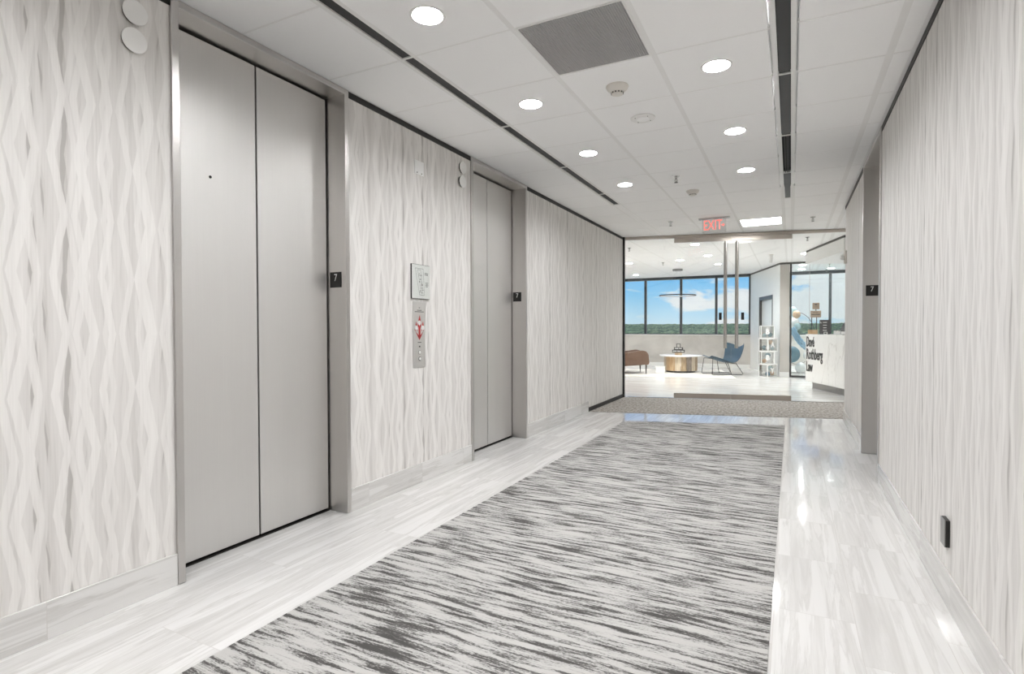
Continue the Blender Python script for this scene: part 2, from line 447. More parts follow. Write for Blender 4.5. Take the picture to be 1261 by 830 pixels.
# ------------------------------------------------------------------ elevators
def elevator(label, x_face, d, y0, y1, x_door):
    """d = +1: hall lies towards +x (left wall); d = -1: right wall"""
    t = thing('elevator_entrance', label, 'elevator', (x_face, (y0+y1)/2, 0))
    f = MB(); xb = x_door - d*.065
    lo, hi = sorted((x_face, xb))
    for a, b in ((y0-FW, y0), (y1, y1+FW)): f.box((lo,a,0.002),(hi,b,CEIL-.003))
    f.box((lo,y0,2.797),(hi,y1,CEIL-.003))
    f.build('door_frame', M['steel_f'], t, t, bevel=.002, seg=1)
    ym = (y0+y1)/2; g = .011
    lo, hi = sorted((x_door, x_door - d*.03))
    for a, b in ((y0+.002, ym-g/2), (ym+g/2, y1-.012)):
        p = MB().box((lo,a,.020),(hi,b,2.783)).build('door_panel', M['steel'], t, t, bevel=.002, seg=1)
    lo, hi = sorted((x_door - d*.035, x_door - d*.06))
    MB().box((lo,y0,0),(hi,y1,2.797)).build('shaft_backing', M['gasket'], t, t)['label'] = 'dark gap behind the elevator doors'
    lo, hi = sorted((x_door - d*.034, x_door + d*.003))
    MB().box((lo,y0,.0005),(hi,y1,.005)).build('sill', M['gasket'], t, t)
    return t
ev1 = elevator('nearer stainless steel elevator entrance on the wallpapered wall with closed centre doors', WL+.014, 1, *E1, -2.808)
kh = MB().lathe([(.008,0),(.008,.002)], 16, frame_m((-2.8075,1.922,2.067),(0,1,0),(0,0,1))).build('key_hole', M['gasket'], ev1, ev1)
kh['label'] = 'small dark key hole in the upper part of the door'
elevator('farther stainless steel elevator entrance on the wall beyond the call button panel', WL+.014, 1, *E2, -2.822)
elevator('stainless steel elevator entrance in the opposite wall, its doors out of sight', WR-.012, -1, *E3, .79)

def number_sign(label, loc, ydir, w=.103, h=.104, seven_h=.07, off=0.):
    t = thing('floor_number_sign', label, 'sign', loc, 0, 'floor number signs')
    MB().box((-w/2,-.003,-h/2),(w/2,0,h/2)).build('plate', M['sign_black'], t, bevel=.001, seg=1)
    text('numeral', '7', seven_h, frame_m((off,-.0032,.012),(1,0,0),(0,0,1)), M['paperwhite'], t, .0006, .85)
    for k in range(3): pass
    return t
number_sign('black square sign with a white 7 on the jamb of the nearer elevator', (-2.736,E1[1],1.572), 0)
number_sign('black square sign with a white 7 on the jamb of the farther elevator', (-2.755,E2[1],1.592), 0)
number_sign('black square sign with a white 7 on the jamb in the opposite wall', (.702,E3[1],1.600), 0)

# hall lantern discs
def disc(label, y, z):
    t = thing('hall_lantern', label, 'indicator light', (WL,y,z), 0, 'round hall lanterns')
    A = frame_m((0,0,0),(0,1,0),(0,0,1))
    MB().lathe([(.048,0),(.048,.013)], 40, A).build('collar', M['gasket'], t, smooth=.6)
    MB().lathe([(.0525,.013),(.054,.014),(.054,.019),(.0525,.0205)], 40, A).build('face', M['white'], t, smooth=.6)
    return t
disc('upper round ivory lantern disc on the wall before the nearer elevator', 1.46, 2.672)
disc('lower round ivory lantern disc on the wall before the nearer elevator', 1.455, 2.545)
disc('upper round ivory lantern disc beside the farther elevator', 4.235, 2.690)
disc('lower round ivory lantern disc beside the farther elevator', 4.230, 2.563)

# small square steel plate
t = thing('wall_plate', 'small square polished steel plate high on the wall above the evacuation plan', 'wall plate', (WL,3.597,2.525))
MB().box((0,-.059,-.055),(.004,.059,.055)).build('plate', M['bright'], t, bevel=.001, seg=1)
for dy in (-.03,.03): MB().lathe([(.005,0),(.005,.002)],12,frame_m((.004,dy,-.042),(0,1,0),(0,0,1))).build('screw', M['dark_metal'], t)

# evacuation plan in clear standoff frame
t = thing('evacuation_plan', 'clear framed evacuation floor plan mounted above the elevator call panel', 'sign', (WL,3.597,1.615))
MB().box((.0,-.118,-.137),(.012,.118,.137)).build('backing', M['dark_metal'], t, bevel=.001, seg=1)
MB().box((.012,-.116,-.134),(.014,.116,.134)).build('sheet', M['paperwhite'], t)
pr = MB()
def pln(y0,z0,y1,z1,w=.0012):
    a = Vector((.0145,y0,z0)); b = Vector((.0145,y1,z1)); dd = (b-a).normalized(); nn = Vector((0,-dd.z,dd.y))*w
    pr.add([a-nn,b-nn,b+nn,a+nn],[(0,1,2,3)])
for q in [(-.075,.105,.03,.105),(-.075,.105,-.02,-.105),(.03,.105,.045,-.105),(-.02,-.105,.045,-.105),(-.045,.095,.005,-.09),(-.005,.095,.02,-.09),
          (-.045,.095,-.005,.095),(-.03,.05,.015,.05),(-.015,0,.02,0),(-.005,-.05,.03,-.05),(.0,-.09,.03,-.09)]: pln(*q)
for k in range(14):
    y = random.uniform(-.03,.03); z = random.uniform(-.1,.09); pln(y,z,y+random.uniform(.006,.018),z,.0025)
for k in range(3): pln(.05,.075-.008*k,.095,.072-.008*k,.0018)
for k in range(4): pln(.06,-.005-.01*k,.1-.008*(k%2),-.005-.01*k,.002)
pr.recalc = False
pr.build('printed_plan', M['print'], t)
MB().box((.0165,-.118,-.137),(.0185,.118,.137)).build('clear_cover', M['glass'], t)

# call panel
t = thing('call_panel', 'tall stainless elevator call panel with red fire pictogram and round buttons', 'button panel', (WL,3.584,1.192))
MB().box((0,-.079,-.262),(.006,.079,.262)).build('plate', M['steel'], t, bevel=.001, seg=1)
X = .0065
def dia(c, w, h): y, z = c; return [(X,y-w,z),(X,y,z-h),(X,y+w,z),(X,y,z+h)]
pf = MB(); pf.recalc = False
for y, z, s in ((0,.085,1.),( -.044,.05,.8),(.044,.05,.8)):      # three pointed flames
    pf.add([(X,y-.024*s,z),(X,y-.018*s,z-.03*s),(X,y,z-.005),(X,y+.018*s,z-.03*s),(X,y+.024*s,z),(X,y+.004,z+.075*s)], [(0,1,2,3,4,5)])
pf.add([(X,-.066,.045),(X,0,-.045),(X,.066,.045),(X,.045,.02),(X,0,-.012),(X,-.045,.02)], [(0,1,2,5),(2,3,4,1)][0:0] or [(0,1,4,5),(1,2,3,4)])
pf.add([(X,-.012,-.02),(X,.012,-.02),(X,.012,.07),(X,-.012,.07)], [(0,1,2,3)])
pf.build('fire_pictogram', M['red'], t)['label'] = 'red flame pictogram'
pc = MB()
for y, z in ((0,.095),(-.044,.055),(.044,.055)): pc.lathe([(.019,0),(.019,.0006)],20,frame_m((X+.0003,y,z),(0,1,0),(0,0,1)))
pc.build('pictogram_disc', M['paperwhite'], t)
for y0,y1,z in ((-.008,.008,.215),(-.03,.03,.195),(-.06,.06,.183),(-.024,.024,-.062)):
    pp = MB(); pp.recalc = False
    pp.add([(X,y0,z-.0025),(X,y1,z-.0025),(X,y1,z+.0025),(X,y0,z+.0025)],[(0,1,2,3)])
    pp.build('caption_line', M['print'], t)
MB().lathe([(.008,0),(.008,.003)],16,frame_m((.006,0,-.095),(0,1,0),(0,0,1))).build('key_switch', M['dark_metal'], t)
for z in (-.142,-.192):
    b = MB().lathe([(.018,0),(.018,.004)],24,frame_m((.006,0,z),(0,1,0),(0,0,1))).build('button', M['chrome'], t, smooth=.6)
    MB().lathe([(.012,.004),(.011,.007)],24,frame_m((.006,0,z),(0,1,0),(0,0,1))).build('button_cap', M['paperwhite'], b)

# outlet on the right wall
t = thing('outlet', 'dark metal outlet low on the wall opposite the elevators', 'outlet', (WR,3.075,.325))
MB().box((-.016,-.04,-.06),(0,.04,.06)).build('box', M['sign_black'], t, bevel=.002, seg=2)
MB().box((-.020,-.04,-.06),(-.0165,.04,.06)).build('cover', M['toe'], t, bevel=.0015, seg=1)

# strobe at the far end of the right wall
t = thing('fire_strobe', 'ivory fire alarm strobe on the end of the wall beside the glass partition', 'alarm', (WR,8.3,2.145))
MB().box((-.028,-.06,-.085),(0,.06,.085)).build('housing', M['ivory'], t, bevel=.006, seg=2)
MB().ball((-.045,0,0),.032,sc=(1,1,1.2)).build('lens', M['b_white'], t, smooth=3)

# ------------------------------------------------------------------ ceiling
PITCH = .622
def yk(k): return 2.632 + PITCH*k
hall_cols = [(-2.652,-2.078),(-1.972,-1.345),(-1.320,-.735),(-.710,-.118),(.028,.488),(.520,.612)]
far_slotcols = [(-2.068,-1.982),(-.080,-.010)]
GCOLS = {'A': -1.6585, 'B': -1.0275, 'C': -.414}
lights_hall = [('A',k) for k in (0,-6,-4,-2,2,4,6)] + [('C',k) for k in (-6,-4,-2,0,2,4,6)]
def rowk(k): return yk(k) - PITCH/2          # centre of row k-1..k
# cells: (col index, row k) -> row spans yk(k-1)..yk(k)
holes = {}
for c,k in lights_hall: holes[({'A':1,'C':3}[c], k)] = .080
skip = {(2,1), (3,11)}                          # return air grille, troffer
def tile_cell(mb, x0, x1, y0, y1, r=None):
    z0 = CEIL; z1 = CEIL + .012; c = .004
    if r is None:
        mb.add([(x0,y0,z1),(x1,y0,z1),(x1,y1,z1),(x0,y1,z1),(x0+c,y0+c,z0),(x1-c,y0+c,z0),(x1-c,y1-c,z0),(x0+c,y1-c,z0)],
               [(4,7,6,5),(0,4,5,1),(1,5,6,2),(2,6,7,3),(3,7,4,0)])
        return
    cx, cy = (x0+x1)/2, (y0+y1)/2; n = 48; o = []; i = []
    hx, hy = (x1-x0)/2-c, (y1-y0)/2-c
    for k in range(n):
        a = 2*PI*k/n; ca, sa = math.cos(a), math.sin(a)
        m = 1/max(abs(ca)/hx, abs(sa)/hy)
        o.append((cx+ca*m, cy+sa*m, z0)); i.append((cx+ca*r, cy+sa*r, z0))
    # exact corners
    for sx in (-1,1):
        for sy in (-1,1):
            j = min(range(n), key=lambda q: (o[q][0]-cx-sx*hx)**2+(o[q][1]-cy-sy*hy)**2)
            o[j] = (cx+sx*hx, cy+sy*hy, z0)
    up = [(p[0],p[1],z1) for p in i]
    f = []
    for k in range(n):
        q = (k+1) % n
        f.append((k, n+k, n+q, q)); f.append((n+k, 2*n+k, 2*n+q, n+q))
    mb.add(o+i+up, f)
    mb.add([(x0,y0,z1),(x1,y0,z1),(x1,y1,z1),(x0,y1,z1),(x0+c,y0+c,z0),(x1-c,y0+c,z0),(x1-c,y1-c,z0),(x0+c,y1-c,z0)],
           [(0,4,5,1),(1,5,6,2),(2,6,7,3),(3,7,4,0)])
def glass_y(x): return GP.y + (x-GP.x)*math.tan(GA)
tiles = MB(); tiles.recalc = False
g = .004
wide = [(-2.652-.625*(j+1), -2.652-.625*j-.022) for j in range(6)][::-1]
wide2 = [(.64+.622*j+.02, .64+.622*(j+1)) for j in range(5)]
KMAX = 26
LL = {q:.080 for q in ((1,14),(1,17),(1,20),(0,18),('w1',18),('w2',23),(4,18),(4,22),(4,24),('e0',24),('e1',18),('w3',14),('e1',13))}  # last entries are unseen lamps, added to brighten the lounge
light_cells = {}
for k in range(-9, KMAX):
    y0, y1 = yk(k-1)+g, min(yk(k)-g, WINY)
    for ci, (x0,x1) in enumerate(hall_cols):
        if (ci,k) in skip: continue
        r = holes.get((ci,k)) or LL.get((ci,k))
        light_cells[(ci,k)] = ((x0+x1)/2, (y0+y1)/2)
        tile_cell(tiles, x0, x1, y0, y1, r)
    for si,(x0,x1) in enumerate(far_slotcols):
        if k > (7 if si == 0 else 8): tiles.box((x0,y0,CEIL),(x1,y1,CEIL+.01))
    if k >= 9:
        for j,(x0,x1) in enumerate(wide):
            if y1 < 9.8: continue
            key = {4:'w1',3:'w2',2:'w3'}.get(j)
            light_cells[(key,k)] = ((x0+x1)/2,(y0+y1)/2)
            tile_cell(tiles, x0, x1, y0, y1, LL.get((key,k)))
        for j,(x0,x1) in enumerate(wide2):
            key = {0:'e0',1:'e1'}.get(j)
            light_cells[(key,k)] = ((x0+x1)/2,(y0+y1)/2)
            tile_cell(tiles, x0, x1, y0, y1, LL.get((key,k)))
struct(tiles.build('ceiling', M['ceil']))
# grid carrier behind the tiles: bars between the tiles, open where lamps and slots go up
gb = MB()
zt = CEIL + .0015
def bar_x(xa, xb, ya=yk(-10), yb=yk(KMAX-1)): gb.box((xa,ya,zt-.0006),(xb,yb,zt+.0215))
for xa, xb in ((-1.352,-1.313),(-.742,-.703),(.482,.526)): bar_x(xa,xb)
for xa, xb in ((-2.66,-2.646),(.608,.66)): bar_x(xa,xb,yk(-10),yk(9)-.001)
bar_x(.608,.68,yk(9),yk(KMAX-1))
for x0,x1 in wide: bar_x(x1-.004,x1+.03,yk(10))
for x0,x1 in wide2: bar_x(x1-.006,x1+.026,yk(9))
for k in range(-10, KMAX):
    y = yk(k)
    for x0,x1 in hall_cols: gb.box((x0-.008,y-.012,zt),(x1+.008,y+.012,zt+.018))
    if k >= 9:
        for x0,x1 in wide+wide2: gb.box((x0-.01,y-.012,zt),(x1+.01,y+.012,zt+.018))
    if k > 7: gb.box((-2.078,y-.012,zt),(-1.972,y+.012,zt+.018)); gb.box((-.118,y-.012,zt),(.028,y+.012,zt+.018))
for xa, xb in ((-2.084,-2.062),(-1.988,-1.966),(-.124,-.074),(-.016,.034)): gb.box((xa,yk(7),zt),(xb,yk(KMAX-1),zt+.02))
struct(gb.build('ceiling_grid', M['grid']))
struct(MB().box((LX0-.2,BACK-.2,CEIL+.30),(LX1+.2,WINY+.3,CEIL+.4)).build('light_block_slab', M['white']))  # unseen slab, added to stop sky light leaking through the ceiling gaps
# plain white edge strips at the walls of the lobby
struct(MB().box((WL,BACK,CEIL),(-2.649,9.6,CEIL+.01)).box((.609,BACK,CEIL),(WR+.0,8.47,CEIL+.01)).build('trim_4', M['grid']))

# downlights
def downlight(label, loc, group, lens, first=[None], key=''):
    t = thing('ceiling_downlight', label, 'ceiling light', (loc[0],loc[1],CEIL), 0, group)
    MB().lathe([(.076,.03),(.076,-.001),(.078,-.004),(.090,-.0035),(.092,0),(.078,.0005)], 40, None, False, False).build('trim_ring', M['white'], t, smooth=.7)
    MB().lathe([(.0755,-.0005),(.064,.055),(.0635,.10)], 40, None, False, False).build('reflector', M['white'], t, smooth=.7)
    MB().lathe([(.066,.032),(.05,.022),(.0001,.018)], 32, None, True, False).build('lens', lens, t, smooth=3)
    return t
HL = {('A',0):'large recessed round downlight in front of the nearer elevator, biggest in view',
 ('A',2):'round downlight beside the left black slot, level with the nearer smoke detector',
 ('A',4):'round downlight beside the left black slot, level with the farther elevator',
 ('A',6):'round downlight at the far end of the left black slot',
 ('A',-2):'round downlight on the elevator side, first one behind the camera', ('A',-4):'round downlight on the elevator side, second one behind the camera',
 ('A',-6):'round downlight on the elevator side, third one behind the camera',
 ('C',0):'round downlight over the carpet on the camera side of the air grille',
 ('C',2):'large round downlight between the air grille and the right black slot',
 ('C',4):'round downlight beside the right black slot, second past the air grille',
 ('C',6):'round downlight beside the right black slot, third past the air grille',
 ('C',-2):'round downlight over the carpet, first one behind the camera', ('C',-4):'round downlight over the carpet, second one behind the camera',
 ('C',-6):'round downlight over the carpet, third one behind the camera'}
proto = None
for c,k in lights_hall:
    x, y = light_cells[({'A':1,'C':3}[c],k)]
    if proto is None: proto = downlight(HL[(c,k)], (x,y), 'lobby downlights', M['lens'])
    else: dup(proto, (x,y,CEIL), 0, HL[(c,k)])
LLAB = {(1,14):'lounge downlight just beyond the glass doors',(1,17):'lounge downlight straight above the blue chair side, middle of three in line',
 (1,20):'lounge downlight third in line beyond the glass doors, nearest the windows',(0,18):'lounge downlight beside the ring lamp canopy',
 ('w1',18):'lounge downlight high above the brown armchair',('w2',23):'lounge downlight near the window header above the armchair',
 (4,18):'lounge downlight just left of the dropped bulkhead',(4,22):'office downlight seen through the office glass, nearest of the pair in line',
 (4,24):'office downlight by the office window header, farther of the pair in line',('e0',24):'office downlight by the window header under the bulkhead edge',
 ('e1',18):'added unseen downlight above the reception desk behind the bulkhead','x':'',('w3',14):'added lounge downlight hidden behind the wallpapered wall end',('e1',13):'added unseen downlight above the reception desk nearest the glass'}
protol = None
for q in LL:
    x, y = light_cells[q]
    if protol is None: protol = downlight(LLAB[q], (x,y), 'lounge and office downlights', M['lens_l'])
    else: dup(protol, (x,y,CEIL), 0, LLAB[q])

# linear slot diffusers
def slot(label, x0, x1, y0, y1, inner=False):
    t = thing('slot_diffuser', label, 'air vent', ((x0+x1)/2,(y0+y1)/2,CEIL), 0, 'black linear ceiling slots')
    w = (x1-x0)/2; h = (y1-y0)/2 - .008
    MB().box((-w-.028,-h-.008,-.001),(-w,h+.008,.02)).box((w,-h-.008,-.001),(w+.028,h+.008,.02)).box((-w,-h-.008,-.001),(w,-h,.02)).box((-w,h,-.001),(w,h+.008,.02)).build('frame', M['white'], t)
    MB().box((-w,-h,.05),(w,h,.06)).box((-w-.006,-h,.021),(-w,h,.06)).box((w,-h,.021),(w+.006,h,.06)).build('duct', M['gasket'], t)
    if inner:
        f = MB()
        for a in (-.4,.1,.45): f.box((w*a-.003,-h,.0),(w*a+.003,h,.045))
    else:
        f = MB().box((-w+.003,-h,.006),(w-.003,h,.012))
    f.build('blade', M['slot'], t)
    return t
sl = [(-3,-1,'left row, camera end behind view'),(-1,0,''),(0,2,''),(2,4,''),(4,6,''),(6,7,'')]
for (a,b),lab in zip(((-4,-2),(-2,0),(0,2),(2,4),(4,6),(6,7)),
    ('left black ceiling slot behind the camera','left black ceiling slot above the nearer elevator, leaving the top of the picture','left black ceiling slot between the two nearest round downlights',
     'left black ceiling slot across from the farther elevator','left black ceiling slot just past the farther elevator','short last left black ceiling slot toward the glass doors')):
    slot(lab, -2.060, -1.990, yk(a), yk(b))
for (a,b,i),lab in zip(((-2,0,0),(0,2,0),(2,4,0),(4,6,1),(6,8,0)),
    ('right black ceiling slot behind the camera','right black ceiling slot nearest the camera, leaving the top of the picture','right black ceiling slot beside the largest right downlight',
     'right black ceiling slot with open inner blades, third along','last right black ceiling slot toward the glass doors')):
    slot(lab, -.080, -.010, yk(a), yk(b), bool(i))

# return air grille
x0,x1 = hall_cols[2]; y0,y1 = yk(0)+.004, yk(1)-.004
t = thing('return_air_grille', 'square grey egg-crate return air grille set in the ceiling grid', 'air vent', ((x0+x1)/2,(y0+y1)/2,CEIL))
hx,hy = (x1-x0)/2,(y1-y0)/2
c = MB(); n = 46
for i in range(n+1):
    a = -hx+.012+(2*hx-.024)*i/n; c.box((a-.0018,-hy+.01,.0),(a+.0018,hy-.01,.010))
    b = -hy+.012+(2*hy-.024)*i/n; c.box((-hx+.01,b-.0018,.0005),(hx-.01,b+.0018,.0105))
c.build('grille_core', M['grille'], t)
MB().box((-hx,-hy,-.001),(hx,-hy+.011,.014)).box((-hx,hy-.011,-.001),(hx,hy,.014)).box((-hx,-hy+.011,-.001),(-hx+.011,hy-.011,.014)).box((hx-.011,-hy+.011,-.001),(hx,hy-.011,.014)).build('frame', M['white'], t)
MB().box((-hx,-hy,.05),(hx,hy,.06)).build('plenum', M['toe'], t)

# smoke detectors and speaker
def smoke(label, x, y, s=1.):
    t = thing('smoke_detector', label, 'smoke detector', (x,y,CEIL), 0, 'smoke detectors')
    MB().lathe([(.072*s,0),(.074*s,-.006),(.066*s,-.022),(.046*s,-.038)], 36, None, True, True).build('housing', M['ivory'], t, smooth=.5)
    h = MB().lathe([(.040*s,-.038),(.036*s,-.054),(.026*s,-.058)], 30, None, True, True).build('sensor_head', M['ivory'], t, smooth=.5)
    v = MB()
    for k in range(12):
        a = 2*PI*k/12; v.box((.0385*s,-.005,-.051),(.041*s,.005,-.043), Matrix.Rotation(a,4,'Z'))
    v.build('vent_slot', M['dark_metal'], h)
    return t
smoke('ivory smoke detector beside the air grille', -1.030, 3.565)
smoke('small ivory smoke detector far down the ceiling near the exit sign', -1.030, 6.68)
t = thing('ceiling_speaker', 'flat round white ceiling speaker past the nearer smoke detector', 'speaker', (-1.012,4.19,CEIL))
MB().lathe([(.092,0),(.092,-.006),(.084,-.010),(.048,-.0105)], 40, None, True, True).build('ring', M['white'], t, smooth=.5)
MB().lathe([(.046,-.0108),(.044,-.014),(.03,-.0145)], 32, None, True, True).build('speaker_cloth', M['ceil'], t, smooth=.5)
for k in range(4):
    a = PI/4+PI/2*k; MB().lathe([(.004,-.0106),(.004,-.0125)],10,Matrix.Translation((.066*math.cos(a),.066*math.sin(a),0))).build('screw', M['dark_metal'], t)

# sprinklers
def sprinkler(label, x, y):
    t = thing('ceiling_sprinkler', label, 'sprinkler', (x,y,CEIL), 0, 'pendent sprinklers')
    MB().lathe([(.036,0),(.034,-.005),(.016,-.008),(.014,-.02)],24,None,True,True).build('escutcheon', M['chrome'], t, smooth=.5)
    b = MB().lathe([(.010,-.02),(.010,-.032),(.006,-.034),(.006,-.058)],14,None,True,True)
    b.tube([(-.012,0,-.03),(-.016,0,-.045),(-.006,0,-.064)],.003,6); b.tube([(.012,0,-.03),(.016,0,-.045),(.006,0,-.064)],.003,6)
    b.build('body', M['chrome'], t)
    MB().lathe([(.020,-.066),(.020,-.064)],16).build('deflector', M['dark_metal'], t)
    return t
for lab,x,y in (('sprinkler in the lobby ceiling before the farther smoke detector',-1.09,5.97),('sprinkler in the lobby ceiling left of the exit sign',-1.63,8.50),
  ('sprinkler in the lobby ceiling right of the bright square panel',.272,9.08),('sprinkler just beyond the glass by the black channel',-2.91,10.93),
  ('lounge sprinkler left of the ring lamp canopy',-2.83,13.81),('sprinkler beyond the glass left of the bulkhead',.25,11.08),('office sprinkler nearer the bulkhead',.86,16.1),('office sprinkler nearer the window header',.87,17.6)):
    sprinkler(lab,x,y)
t = thing('ceiling_camera', 'white cylindrical fitting hanging from the lounge ceiling before the angled wall', 'ceiling fitting', (-.40,13.38,CEIL))
MB().lathe([(.05,0),(.05,-.012),(.02,-.014)],24,None,True,True).build('mount', M['ivory'], t, smooth=.5)
MB().lathe([(.033,-.014),(.035,-.02),(.035,-.17),(.03,-.18)],24,None,True,True).build('body', M['white'], t, smooth=.5)

# troffer
x0,x1 = hall_cols[3]; y0,y1 = yk(10)+.004, yk(11)-.004; hx,hy=(x1-x0)/2,(y1-y0)/2
t = thing('ceiling_light_panel', 'bright square white light panel in the ceiling before the glass doors', 'ceiling light', ((x0+x1)/2,(y0+y1)/2,CEIL))
MB().box((-hx,-hy,-.001),(hx,-hy+.02,.03)).box((-hx,hy-.02,-.001),(hx,hy,.03)).box((-hx,-hy+.02,-.001),(-hx+.02,hy-.02,.03)).box((hx-.02,-hy+.02,-.001),(hx,hy-.02,.03)).build('frame', M['white'], t)
MB().box((-hx+.02,-hy+.02,.02),(hx-.02,-.035,.03)).box((-hx+.02,.035,.02),(hx-.02,hy-.02,.03)).build('lens', M['troffer'], t)
MB().box((-hx+.02,-.035,.004),(hx-.02,.035,.031)).build('centre_bar', M['white'], t, bevel=.006)

# exit sign
t = thing('exit_sign', 'clear edge-lit EXIT sign with red letters and arrow hanging from the ceiling', 'exit sign', (-1.005,8.47,CEIL))
MB().box((-.215,-.03,-.022),(.215,.03,0)).build('canopy', M['chrome'], t, bevel=.003)
MB().box((-.165,-.004,-.215),(.165,.004,-.022)).build('panel', M['acrylic'], t)
text('letters', 'EXIT', .205, frame_m((-.02,-.0045,-.113),(1,0,0),(0,0,1)), M['exit_red'], t, .0008, .62, .001)
MB().add([(.118,-.0052,-.086),(.118,-.0052,-.14),(.148,-.0052,-.113)],[(0,1,2)]).add([(.098,-.0052,-.106),(.118,-.0052,-.106),(.118,-.0052,-.12),(.098,-.0052,-.12)],[(0,3,2,1)]).build('arrow', M['exit_red'], t)

# ------------------------------------------------------------------ glass partition
struct(MB().box((-.03,-.03,2.785),(4.5,.03,CEIL-.002), GM).build('trim_5', M['rail'], bevel=.002, seg=1))
def gthing(name, label, cat, s, group=None):
    return thing(name, label, cat, tuple(gp(s)), GA, group)
def pane(label, s0, s1):
    t = gthing('glass_panel', label, 'glass panel', (s0+s1)/2, 'fixed glass panels'); h=(s1-s0)/2
    MB().box((-h,-.006,.012),(h,.006,2.784)).build('pane', M['glass'], t)
    MB().box((-h,-.012,.0005),(h,.012,.0115)).build('floor_channel', M['satin'], t)
    return t
pane('tall fixed glass panel beside the black channel at the end of the elevator wall', .012, .800)
pane('tall fixed glass panel in front of the reception desk', 2.682, 4.45)
def gdoor(label, s0, s1, hs):
    t = gthing('glass_door', label, 'glass door', (s0+s1)/2, 'glass entrance doors'); h=(s1-s0)/2; c=(s0+s1)/2
    MB().box((-h,-.006,.100),(h,.006,2.708)).build('pane', M['glass'], t)
    MB().box((-h,-.0175,2.709),(h,.0175,2.782)).build('top_rail', M['rail'], t, bevel=.002, seg=1)
    MB().box((-h,-.0175,.012),(h,.0175,.099)).build('bottom_rail', M['rail'], t, bevel=.002, seg=1)
    x = hs-c
    p = MB()
    for d in (-1,1):
        p.tube([(x,d*.055,.90),(x,d*.055,2.70)], .0215, 16)
        for z in (.98,1.8,2.6): p.tube([(x,d*.0065,z),(x,d*.05,z)],.010,10)
    q = p.build('pull_handle', M['satin'], t, smooth=.7); q['label']='tall satin steel pull handle'
    caps = MB()
    for d in (-1,1): caps.lathe([(.024,.885),(.024,.8995)],16,Matrix.Translation((x,d*.055,0)))
    caps.build('handle_cap', M['chrome'], q)
    lx = 1.563-c if hs < 1.7 else 1.920-c
    MB().box((lx-.021,-.020,1.366),(lx+.021,-.0065,1.491)).box((lx-.021,.0065,1.366),(lx+.021,.020,1.491)).build('lock_plate', M['gasket'], t, bevel=.002, seg=1)['label']='small dark lock plate'
    return t
gdoor('left leaf of the glass entrance doors with tall steel pull', .804, 1.733, 1.642)
gdoor('right leaf of the glass entrance doors with tall steel pull', 1.739, 2.678, 1.824)

# ------------------------------------------------------------------ lounge shell
struct(MB().box((LX0-.2,9.5,0),(LX0,WINY,CEIL)).build('wall_lounge_left', M['offwall']))
struct(MB().box((LX0,9.62,0),(-2.69,9.80,CEIL)).build('wall_lounge_near', M['offwall']))
struct(MB().box((LX1,8.4,0),(LX1+.2,WINY,CEIL)).box((2.1,9.3,0),(LX1,9.5,CEIL)).build('wall_lounge_right', M['offwall']))
SILL = .985; HEAD = 2.755
struct(MB().box((LX0-.2,WINY,0),(LX1+.2,WINY+.2,SILL)).build('wall_window', M['concrete']))
struct(MB().box((LX0,WINY-.012,0),(-1.09,WINY,.11)).box((.0,WINY-.012,0),(LX1,WINY,.11)).build('baseboard_window', M['white']))
struct(MB().box((LX0,WINY-.03,SILL),(-1.09,WINY+.2,SILL+.025)).box((.02,WINY-.03,SILL),(LX1,WINY+.2,SILL+.025)).build('window_sill', M['white']))
struct(MB().box((LX0-.2,WINY,HEAD),(LX1+.2,WINY+.2,CEIL+.3)).build('trim_6', M['mullion']))
mxs = [-6.4,-5.29,-4.24,-3.115,-2.06,-1.10,-.05,.985,2.03,3.08,3.6]
ff = 17.9/18.2
for i in range(len(mxs)-1):
    a, b = mxs[i], mxs[i+1]
    w = MB().box((a-.035,WINY+.04,SILL+.025),(a+.035,WINY+.13,HEAD))
    w.box((a+.035,WINY+.05,SILL+.025),(b-.035,WINY+.10,SILL+.05))
    o = struct(w.build('window_%d' % (i+1), M['mullion'], bevel=.003, seg=1))
    MB().box((a+.036,WINY+.07,SILL+.051),(b-.036,WINY+.08,HEAD)).build('window_pane', M['glass_win'], o)

# angled wall with doorway, column, office glazing
A0 = Vector((-.25,15.2,0)); A1 = Vector((-1.085,17.9,0)); AD=(A1-A0).normalized(); AL=(A1-A0).length
AM = frame_m(A0, AD, Vector((-AD.y,AD.x,0)))          # local x along the wall, y towards the lounge
dx0,dx1,dz = .60,1.86,2.075
w = MB().box((0,-.12,0),(dx0,0,CEIL),AM).box((dx1,-.12,0),(AL,0,CEIL),AM).box((dx0,-.12,dz),(dx1,0,CEIL),AM)
struct(w.build('wall_angled', M['panelwhite']))
struct(MB().box((0,0,2.79),(AL,.006,CEIL-.003),AM).build('trim_7', M['dark_metal']))
d = struct(MB().box((dx0+.05,-.10,.01),(dx1-.03,-.06,dz-.10),AM).build('door_1', M['doorgrey']))
struct(MB().box((dx0,-.11,0),(dx0+.045,.008,dz),AM).box((dx1-.028,-.11,0),(dx1,.008,dz),AM).box((dx0+.045,-.11,dz-.095),(dx1-.028,.004,dz),AM).build('door_1_frame', M['dark_metal']))
struct(MB().box((-.25,15.2,0),(-.035,15.45,CEIL)).build('column', M['taupe'], bevel=.002, seg=1))
struct(MB().box((-.26,15.188,0),(-.035,15.2,.12)).build('baseboard_column', M['white']))
struct(MB().box((-.035,15.19,2.79),(LX1,15.24,CEIL)).box((-.25,15.192,2.79),(-.035,15.2,CEIL-.003)).build('trim_8', M['dark_metal']))
t = thing('office_glazing', 'black framed glass wall of the office behind the reception desk', 'glass wall', (1.8,15.215,0))
MB().box((-.03,15.18,.0005),(.012,15.245,2.789)).box((.012,15.19,.0005),(LX1-.01,15.24,.045)).build('frame', M['black'], t, t)
